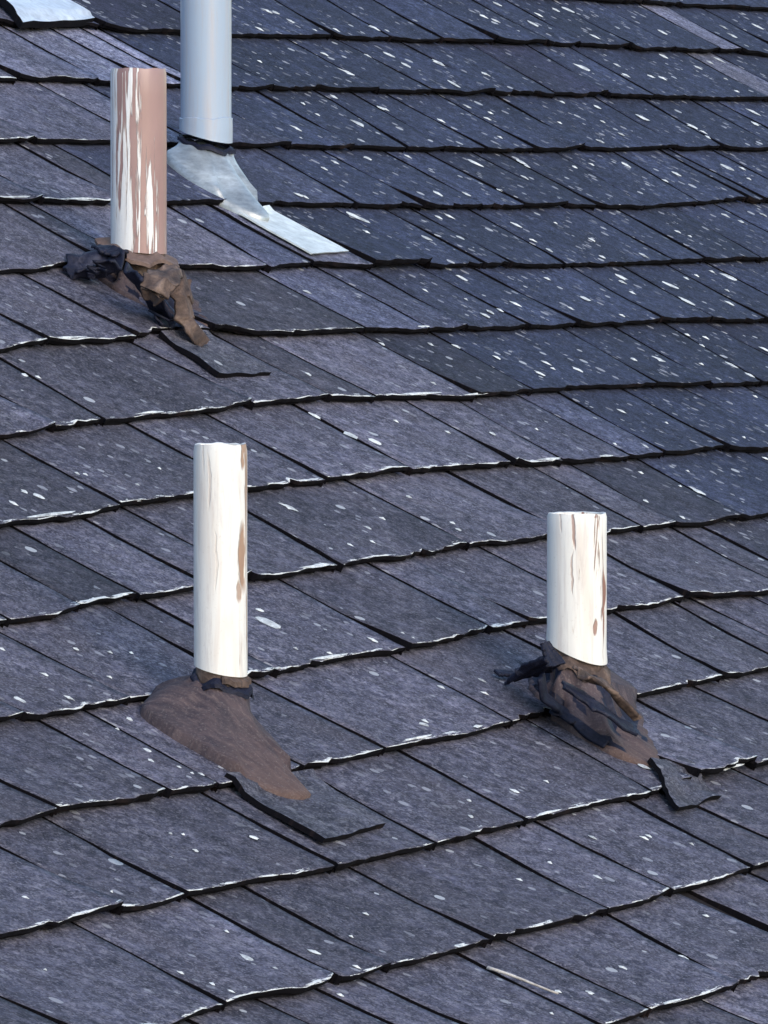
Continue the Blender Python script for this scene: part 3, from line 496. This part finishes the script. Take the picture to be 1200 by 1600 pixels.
for i, (u, v, L, Wd) in enumerate(FLECKS):
    n = 9; h0 = top_h(u, v)
    rr = [1 + .62 * mn.noise((i * 5.3, j * .9, 0)) + .3 * mn.noise((i * 1.3, j * 2.9, 7)) for j in range(n)]
    ca = .35 * mn.noise((i * 2.2, 4, 4))
    ring = []
    for j in range(n):
        an = math.tau * j / n; x = math.cos(an) * Wd * .5 * rr[j]; y = math.sin(an) * L * .5 * rr[j]
        ring.append(bm.verts.new(W(u + x + ca * y, v + y, top_h(u + x, v + y) + .0008)))
    mid = bm.verts.new(W(u, v, h0 + .0024))
    for j in range(n): bm.faces.new([ring[j], ring[(j + 1) % n], mid])
lo = part('lichen', bm, M['lichen'], roof); lo['kind'] = 'stuff'

# ---------------------------------------------------------------- vent pipes
def catmull_loop(pts, u0, v0, n):
    """resample a closed outline by angle about (u0, v0)"""
    dense = []
    m = len(pts)
    for i in range(m):
        p0, p1, p2, p3 = pts[i - 1], pts[i], pts[(i + 1) % m], pts[(i + 2) % m]
        for s in range(16):
            t = s / 16
            dense.append(tuple(.5 * (2 * p1[q] + (p2[q] - p0[q]) * t + (2 * p0[q] - 5 * p1[q] + 4 * p2[q] - p3[q]) * t * t
                                     + (3 * p1[q] - p0[q] - 3 * p2[q] + p3[q]) * t ** 3) for q in (0, 1)))
    ang = sorted(((math.atan2(v - v0, u - u0), u, v) for u, v in dense))
    out = []
    for i in range(n):
        a = -math.pi + math.tau * (i + .5) / n
        out.append(min(ang, key=lambda t: abs((t[0] - a + math.pi) % math.tau - math.pi))[1:])
    return out
def shaft(root, name, m, base, r, z0, z1, tilt=0.0, wall=.004, flare=None, jag=0.0, seed=0):
    """open tube standing upright; the foot is cut along the roof slope by the factor tilt"""
    bm = bmesh.new(); n = 40; rings = []
    zs = [0, .02, .1, .3, .5, .7, .85, .97, 1.0]
    slope = Vector((-N.x / N.z, -N.y / N.z))
    for q, t in enumerate(zs):
        ring = []
        for i in range(n):
            a = math.tau * i / n; rr = r * (1 + .012 * mn.noise((math.cos(a) * 1.2 + seed, math.sin(a) * 1.2, t * 3)))
            if flare and t < flare[0]: rr *= flare[1]
            if t == 1.0: rr -= .0012
            x, y = math.cos(a) * rr, math.sin(a) * rr
            zf = z0 + tilt * (slope.x * x + slope.y * y)
            z = zf + (z1 - zf) * t
            if t >= .97: z += jag * mn.noise((math.cos(a) * 2.5 + seed, math.sin(a) * 2.5, 9))
            ring.append(bm.verts.new(base + Vector((x, y, z))))
        rings.append(ring)
    inner = []
    for z in (z1 - .0005, z1 - .25 * (z1 - z0)):
        inner.append([bm.verts.new(base + Vector((math.cos(math.tau * i / n) * (r - wall), math.sin(math.tau * i / n) * (r - wall),
                      z + (jag * mn.noise((math.cos(math.tau * i / n) * 2.5 + seed, math.sin(math.tau * i / n) * 2.5, 9)) if z > z1 - .01 else 0)))) for i in range(n)])
    for a, b in list(zip(rings, rings[1:])) + [(rings[-1], inner[0]), (inner[0], inner[1])]:
        for i in range(n): bm.faces.new([a[i], a[(i + 1) % n], b[(i + 1) % n], b[i]])
    cap = bm.faces.new(inner[1])
    o = part(name, bm, [m, M['inside']], root, sharp=50)
    o.data.polygons[len(o.data.polygons) - 1].material_index = 1
    return o
def boot(root, m, outline, u0, v0, base, r, ztop, tilt, bulge=.0, rough=.004, seed=0, n=64, rows=14, power=1.0, thick=.003, name='flashing_boot', ragged=.006, freq=14, pleat=0.0, m2=None, split=None):
    """the flexible cone between the deck and the pipe, sagging and creased"""
    loop = catmull_loop(outline, u0, v0, n); bm = bmesh.new(); rings = []
    slope = Vector((-N.x / N.z, -N.y / N.z))
    for q in range(rows + 1):
        t = q / rows; ring = []
        for i in range(n):
            u, v = loop[i]; b = W(u, v, top_h(u, v) + thick)
            dirv = Vector((b.x - base.x, b.y - base.y)); a = math.atan2(dirv.y, dirv.x)
            rt = r * (1.0 + .05 * (1 - t))
            x, y = math.cos(a) * rt, math.sin(a) * rt
            tp = base + Vector((x, y, ztop + tilt * (slope.x * x + slope.y * y) + (ragged * mn.noise((math.cos(a) * 3 + seed, math.sin(a) * 3, 2)) if q >= rows - 1 else 0)))
            f = t ** power
            p = b.lerp(tp, f)
            p.z += (tp.z - b.z) * (t - f) * .0
            nrm = Vector((math.cos(a), math.sin(a), .6)).normalized()
            p += nrm * (bulge(a) if callable(bulge) else bulge) * math.sin(math.pi * t)
            amp = rough * math.sin(math.pi * min(1, t * 1.02 + .03)) 
            p += nrm * amp * (mn.noise((p.x * freq + seed, p.y * freq, p.z * freq * 1.3)) + .5 * mn.noise((p.x * 40 + seed, p.y * 40, p.z * 26)))
            p += nrm * pleat * math.sin(math.pi * min(1, .12 + t * .9)) * mn.noise((math.cos(a) * 4.2 + seed, math.sin(a) * 4.2, t * .8))
            ring.append(bm.verts.new(p))
        rings.append(ring)
    # turned-in collar and a skirt that closes the sheet to the deck
    col = [bm.verts.new(v.co.lerp(base + Vector((0, 0, v.co.z - base.z)), .10) + Vector((0, 0, -.004))) for v in rings[-1]]
    sk = [bm.verts.new(W(*loop[i], max(0.001, top_h(*loop[i]) - .003))) for i in range(n)]
    for q, (a, b) in enumerate([(sk, rings[0])] + list(zip(rings, rings[1:])) + [(rings[-1], col)]):
        for i in range(n):
            fc = bm.faces.new([a[i], a[(i + 1) % n], b[(i + 1) % n], b[i]])
            if m2 and split(math.tau * (i + .5) / n - math.pi, (q - .5) / rows): fc.material_index = 1
    return part(name, bm, [m, m2] if m2 else m, root)
def torn_ring(root, name, m, base, r0, r1, z, tilt, seed, jag=.006, thick=.004, arc=(0, math.tau), droop=.004):
    """a ragged collar around a pipe"""
    bm = bmesh.new(); n = 44; slope = Vector((-N.x / N.z, -N.y / N.z)); L = [[], [], [], []]
    for i in range(n + 1):
        a = arc[0] + (arc[1] - arc[0]) * i / n; ca, sa = math.cos(a), math.sin(a)
        ro = r1 * (1 + .18 * mn.noise((ca * 3 + seed, sa * 3, 1)) + .08 * mn.noise((ca * 9, sa * 9 + seed, 1)))
        zz = z + jag * mn.noise((ca * 2.2 + seed, sa * 2.2, 7))
        for q, (rr, dz) in enumerate(((r0, thick), (ro, thick - droop), (ro, -droop), (r0, 0))):
            L[q].append(bm.verts.new(base + Vector((ca * rr, sa * rr, zz + dz + tilt * (slope.x * ca + slope.y * sa) * rr))))
    for q in range(4):
        A, B = L[q], L[(q + 1) % 4]
        for i in range(n): bm.faces.new([A[i], A[i + 1], B[i + 1], B[i]])
    return part(name, bm, m, root, sharp=45)
def sheet(root, name, m, quad, lift, thick=.003, nu=14, nv=14, rough=.002, seed=0, curl=(0, 0, 0, 0), under=None, jit=.0035):
    """a thin plate lying on the shingles; quad = four roof points (top left, top right, bottom right, bottom left),
    lift = how far the four corners stand off the shingles"""
    bm = bmesh.new(); T = {}; B = {}
    for i in range(nu + 1):
        for j in range(nv + 1):
            s, t = i / nu, j / nv
            w = ((1 - s) * (1 - t), s * (1 - t), s * t, (1 - s) * t)
            u = sum(w[q] * quad[q][0] for q in range(4)); v = sum(w[q] * quad[q][1] for q in range(4))
            h = sum(w[q] * lift[q] for q in range(4))
            edge = min(s, 1 - s, 1 - t)
            du = mn.noise((s * 4, t * 4, seed)) * jit if edge < .01 else 0
            h += sum(curl[q] * w[q] ** 3 for q in range(4)) + rough * mn.noise((u * 22 + seed, v * 22, 1))
            hs = sum(top_h(u + a, v + b) for a in (-.01, .01) for b in (-.012, 0, .012)) / 6
            T[i, j] = bm.verts.new(W(u + du, v + du, hs + h + thick)); B[i, j] = bm.verts.new(W(u + du * .8, v + du * .8 - .001, hs + h))
    for i in range(nu):
        for j in range(nv):
            bm.faces.new([T[i, j], T[i + 1, j], T[i + 1, j + 1], T[i, j + 1]]); bm.faces.new([B[i, j], B[i, j + 1], B[i + 1, j + 1], B[i + 1, j]])
    for i in range(nu):
        for j in (0, nv): bm.faces.new([T[i, j], T[i + 1, j], B[i + 1, j], B[i, j]])
    for j in range(nv):
        for i in (0, nu): bm.faces.new([T[i, j], T[i, j + 1], B[i, j + 1], B[i, j]])
    bm.faces.ensure_lookup_table()
    for i, f in enumerate(bm.faces):
        if i >= 2 * nu * nv or i % 2 == 1: f.material_index = 1
    uvl = bm.loops.layers.uv.new('UVMap')
    for f in bm.faces:
        for l in f.loops: q = l.vert.co - P0; l[uvl].uv = (q.dot(C), q.dot(D) + .37)
    return part(name, bm, [m, under or m], root, sharp=40)
def rag(root, name, m, pts, widths, seed, nv=14, rough=.006, thick=.003):
    """a torn strip: a creased ribbon along roof points (u, v, h)"""
    n = 30; P = []; rough *= .62
    for i in range(n + 1):
        t = i / n * (len(pts) - 1); q = min(len(pts) - 2, int(t)); f = t - q; f = f * f * (3 - 2 * f)
        P.append((Vector(W(*pts[q])).lerp(Vector(W(*pts[q + 1])), f), widths[q] + (widths[q + 1] - widths[q]) * f))
    bm = bmesh.new(); T = {}; B = {}
    for i in range(n + 1):
        p, w = P[i]
        d = (P[min(n, i + 1)][0] - P[max(0, i - 1)][0]).normalized()
        s = d.cross(N); s = s.normalized() if s.length > 1e-4 else C
        nn = s.cross(d).normalized()
        for j in range(nv + 1):
            t = j / nv - .5
            e = 1 + .34 * mn.noise((i * .37 + seed, (t > 0) * 5, 3))
            x = p + s * w * t * e + nn * (rough * (mn.noise((p.x * 30 + t * 2.4 + seed, p.y * 30, t * 3)) * 1.6 + .6 * math.cos(t * 6 + seed)))
            T[i, j] = bm.verts.new(x + nn * thick * .5); B[i, j] = bm.verts.new(x - nn * thick * .5)
    for i in range(n):
        for j in range(nv):
            bm.faces.new([T[i, j], T[i + 1, j], T[i + 1, j + 1], T[i, j + 1]]); bm.faces.new([B[i, j], B[i, j + 1], B[i + 1, j + 1], B[i + 1, j]])
    for i in range(n):
        for j in (0, nv): bm.faces.new([T[i, j], T[i + 1, j], B[i + 1, j], B[i, j]])
    for j in range(nv):
        for i in (0, n): bm.faces.new([T[i, j], T[i, j + 1], B[i, j + 1], B[i, j]])
    return part(name, bm, m, root)

GRP = 'vent pipes standing on the roof'
# --- the tall white pipe in the middle
b3 = (-0.8034, 0.3077); W3 = W(*b3)
t3 = thing('vent_pipe', 'tallest white painted vent pipe, brown smooth boot at its foot, lower middle of the roof', 'vent pipe', W3, GRP)
shaft(t3, 'pipe', M['paint_white'], W3, 0.0243, 0.0660, 0.2709, .45, seed=1, jag=.0015)
shaft(t3, 'pipe_foot', M['boot_tan'], W3, 0.0225, -.01, 0.0753, 0, seed=2)
boot(t3, M['boot_skirt'], [(-0.8610, 0.2486), (-0.8816, 0.2932), (-0.8863, 0.3313), (-0.8915, 0.3766), (-0.8825, 0.4156), (-0.8573, 0.4315), (-0.8424, 0.4251), (-0.8203, 0.3955), (-0.7865, 0.3510), (-0.7534, 0.3035), (-0.7457, 0.2553), (-0.7907, 0.2337)],
     b3[0], b3[1], W3, 0.0266, 0.0533, .5, bulge=lambda a: -.003 - .006 * math.cos(a + .5), rough=.003, seed=3, power=.92, ragged=.006, pleat=.003, thick=.0095)
torn_ring(t3, 'torn_collar', M['boot_dark'], W3, 0.0237, 0.0289, 0.0544, .5, 31, jag=.012, droop=.004)
torn_ring(t3, 'torn_collar', M['boot_tan'], W3, 0.0231, 0.0266, 0.0602, .5, 35, jag=.004, thick=.005, droop=.002, arc=(-1.5, .5))
sheet(t3, 'flange', M['plate'], [(-0.9099, 0.3738), (-0.7835, 0.3928), (-0.8163, 0.4938), (-0.9411, 0.5004)], [.001, .001, .001, .003], .0055, seed=4, under=M['core'], rough=.003)

# --- the short white pipe on the right
b4 = (-0.2334, 0.3845); W4 = W(*b4)
t4 = thing('vent_pipe', 'short white vent pipe on the right with torn dark brown boot', 'vent pipe', W4, GRP)
shaft(t4, 'pipe', M['paint_short'], W4, 0.0292, 0.0679, 0.2025, .85, flare=(.09, 1.025), seed=5, jag=.001)
shaft(t4, 'pipe_foot', M['boot_tan'], W4, 0.0261, -.01, 0.0779, 0, seed=6)
boot(t4, M['boot_skirt'], [(-0.2577, 0.3362), (-0.2851, 0.3795), (-0.2988, 0.4200), (-0.3065, 0.4658), (-0.2854, 0.4993), (-0.2616, 0.4909), (-0.1777, 0.4317), (-0.0987, 0.3708), (-0.0749, 0.3264), (-0.1057, 0.3001), (-0.1770, 0.3011)],
     b4[0], b4[1], W4, 0.0292, 0.0567, .85, bulge=-.010, rough=.008, seed=8, power=1.0, ragged=.010, freq=24, pleat=.020, m2=M['boot_dark'],
     split=lambda a, t: mn.noise((math.cos(a) * 2.1 + 8, math.sin(a) * 2.1, t * 2.4)) + .4 * mn.noise((a * 2.4, t * 5, 4)) < -.02 and t > .10)
torn_ring(t4, 'torn_collar', M['boot_tan'], W4, 0.0268, 0.0330, 0.0592, .85, 41, jag=.012, thick=.005, droop=.008)
rag(t4, 'torn_flap', M['boot_dark'], [(*(-0.3206, 0.3708), .070), (*(-0.3109, 0.3577), .055), (*(-0.2921, 0.3379), .034), (*(-0.2812, 0.3224), .016)], [.018, .026, .020, .012], 11, rough=.005)
rag(t4, 'torn_flap', M['boot_dark'], [(*(-0.3222, 0.3544), .080), (*(-0.3220, 0.3619), .074), (*(-0.3237, 0.3761), .066)], [.012, .016, .026], 21, rough=.004)
rag(t4, 'torn_flap', M['boot_dark'], [(*(-0.3108, 0.3618), .050), (*(-0.3057, 0.3722), .030), (*(-0.2887, 0.3841), .018), (*(-0.2921, 0.4121), .016), (*(-0.3035, 0.4521), .014)], [.045, .050, .032, .022, .008], 12, rough=.006)
rag(t4, 'torn_flap', M['boot_dark'], [(*(-0.3774, 0.4135), .070), (*(-0.3560, 0.4431), .062), (*(-0.2987, 0.4647), .040)], [.022, .034, .022], 13, rough=.004)
rag(t4, 'torn_flap', M['boot_tan'], [(*(-0.3656, 0.4184), .084), (*(-0.3172, 0.4325), .070), (*(-0.2795, 0.4557), .046)], [.022, .030, .016], 15, rough=.005)
rag(t4, 'torn_flap', M['boot_dark'], [(*(-0.2786, 0.3053), .016), (*(-0.2602, 0.3139), .018)], [.010, .008], 14, rough=.001)
sheet(t4, 'flange', M['plate'], [(-0.2872, 0.4912), (-0.2271, 0.4964), (-0.2524, 0.5611), (-0.3692, 0.5710)], [.001, .001, .000, .001], .005, seed=9, rough=.006, curl=(0, 0, 0, .003), under=M['core'])

# --- the brown pipe, upper left
b1 = (0.2357, -0.4784); W1 = W(*b1)
t1 = thing('vent_pipe', 'reddish brown vent pipe with peeling white paint and crumpled boot, upper left', 'vent pipe', W1, GRP)
shaft(t1, 'pipe', M['paint_copper'], W1, 0.0305, 0.0486, 0.2466, .2, seed=7, jag=.0012)
shaft(t1, 'pipe_foot', M['boot_tan'], W1, 0.0284, -.01, 0.0570, 0, seed=27)
boot(t1, M['boot_skirt'], [(0.1969, -0.5181), (0.1777, -0.4760), (0.1787, -0.4377), (0.1598, -0.3919), (0.1770, -0.3528), (0.2075, -0.3654), (0.2877, -0.4362), (0.3606, -0.5064), (0.3498, -0.5504), (0.2708, -0.5491)],
     b1[0], b1[1], W1, 0.0305, 0.0306, .6, bulge=-.010, rough=.010, seed=15, power=1.0, ragged=.010, freq=24, pleat=.02, m2=M['boot_dark'],
     split=lambda a, t: mn.noise((math.cos(a) * 2.1 + 15, math.sin(a) * 2.1, t * 2.4)) + .4 * mn.noise((a * 2.4, t * 5, 4)) < .05 and t > .15)
torn_ring(t1, 'torn_collar', M['boot'], W1, 0.0277, 0.0444, 0.0486, .55, 45, jag=.010, thick=.004, droop=.006)
rag(t1, 'torn_flap', M['boot_dark'], [(*(0.1658, -0.4803), .045), (*(0.1629, -0.4977), .030), (*(0.1505, -0.5086), .018), (*(0.1301, -0.5124), .010)], [.050, .060, .050, .020], 16, rough=.014)
rag(t1, 'torn_flap', M['boot_dark'], [(*(0.2050, -0.5351), .030), (*(0.1832, -0.5074), .040), (*(0.1802, -0.4899), .045)], [.010, .022, .020], 26, rough=.006)
rag(t1, 'torn_flap', M['boot_dark'], [(*(0.1439, -0.4941), .030), (*(0.1437, -0.4912), .016)], [.030, .016], 36, rough=.010)
rag(t1, 'torn_flap', M['boot_dark'], [(*(0.0944, -0.4272), .060), (*(0.1137, -0.4131), .048), (*(0.1507, -0.4023), .022), (*(0.1459, -0.3860), .014)], [.045, .050, .040, .020], 17, rough=.006)
rag(t1, 'torn_flap', M['boot_tan'], [(*(0.1542, -0.4102), .072), (*(0.1008, -0.3947), .070), (*(0.0856, -0.3891), .058), (*(0.0939, -0.3913), .045)], [.022, .036, .030, .014], 38, rough=.006)
rag(t1, 'torn_flap', M['boot_tan'], [(*(0.1769, -0.4135), .062), (*(0.1565, -0.3901), .048), (*(0.1576, -0.3733), .030), (*(0.1691, -0.3509), .014)], [.024, .034, .044, .036], 18, rough=.008)
sheet(t1, 'flange', M['plate'], [(0.1253, -0.3814), (0.2147, -0.3740), (0.2047, -0.2801), (0.0930, -0.2821)], [.001, .001, .000, .003], .006, seed=20, under=M['core'], rough=.003)

# --- the pale pipe that leaves the picture at the top
b2 = (0.8027, -0.7467); W2 = W(*b2)
t2 = thing('vent_pipe', 'pale blue grey pipe reaching out of the top, on grey metal cone and cream flange', 'vent pipe', W2, GRP)
shaft(t2, 'pipe', M['pvc'], W2, 0.0300, 0.0677, 0.3007, .0, seed=21)
shaft(t2, 'coupling', M['pvc'], W2, 0.0315, 0.0511, 0.0722, .55, seed=22, jag=.003)
boot(t2, M['cone'], [(0.7614, -0.7875), (0.7282, -0.7463), (0.7140, -0.7059), (0.7152, -0.6658), (0.7330, -0.6228), (0.7569, -0.6290), (0.7902, -0.6664), (0.8296, -0.7168), (0.8464, -0.7611), (0.8332, -0.7923)],
     b2[0], b2[1], W2, 0.0315, 0.0391, .55, bulge=-.002, rough=.0012, seed=23, power=1.0, ragged=.004, pleat=.002, thick=.009)
torn_ring(t2, 'torn_collar', M['boot_dark'], W2, 0.0285, 0.0338, 0.0406, .55, 51, jag=.006, droop=.002)
sheet(t2, 'flange', M['cream'], [(0.7138, -0.6443), (0.8093, -0.6605), (0.8095, -0.5418), (0.7029, -0.5328)], [.003, .003, .003, .004], .002, seed=24, rough=.0006, jit=.0008)

# ---------------------------------------------------------------- loose things
q = (1.0553, -1.1528); fl = thing('metal_flashing', 'bright white bent sheet of metal flashing under the shingles at the top left corner', 'flashing', W(*q))
sheet(fl, 'flashing_plate', M['blue_white'], [(0.9668, -1.2231), (1.0973, -1.1949), (1.0971, -1.1265), (0.8842, -1.1001)], [.002, .003, .001, .004], .010, seed=30, rough=.003, curl=(0, 0, 0, .003), jit=.001, under=M['core'])
q0, q1 = (-0.9974, 0.7126), (-0.9802, 0.7747)
bm = bmesh.new(); rings = []
for i in range(9):
    t = i / 8; u = q0[0] + (q1[0] - q0[0]) * t; v = q0[1] + (q1[1] - q0[1]) * t
    c = W(*q0, top_h(*q0) + .004).lerp(W(*q1, top_h(*q1) + .004), t) + N * .0006 * math.sin(t * 5); rr = .0015 * (1.1 - .5 * t)
    rings.append([bm.verts.new(c + (N * math.sin(a) + C * math.cos(a)) * rr) for a in (0, 1.05, 2.1, 3.14, 4.2, 5.25)])
for a, b in zip(rings, rings[1:]):
    for i in range(6): bm.faces.new([a[i], a[(i + 1) % 6], b[(i + 1) % 6], b[i]])
bm.faces.new(rings[0]); bm.faces.new(rings[-1][::-1])
tw = part('twig', bm, M['twig'], None); tw['label'] = 'thin bleached twig lying along a shingle joint at the bottom right'; tw['category'] = 'twig'
recentre(tw, W(*q0))
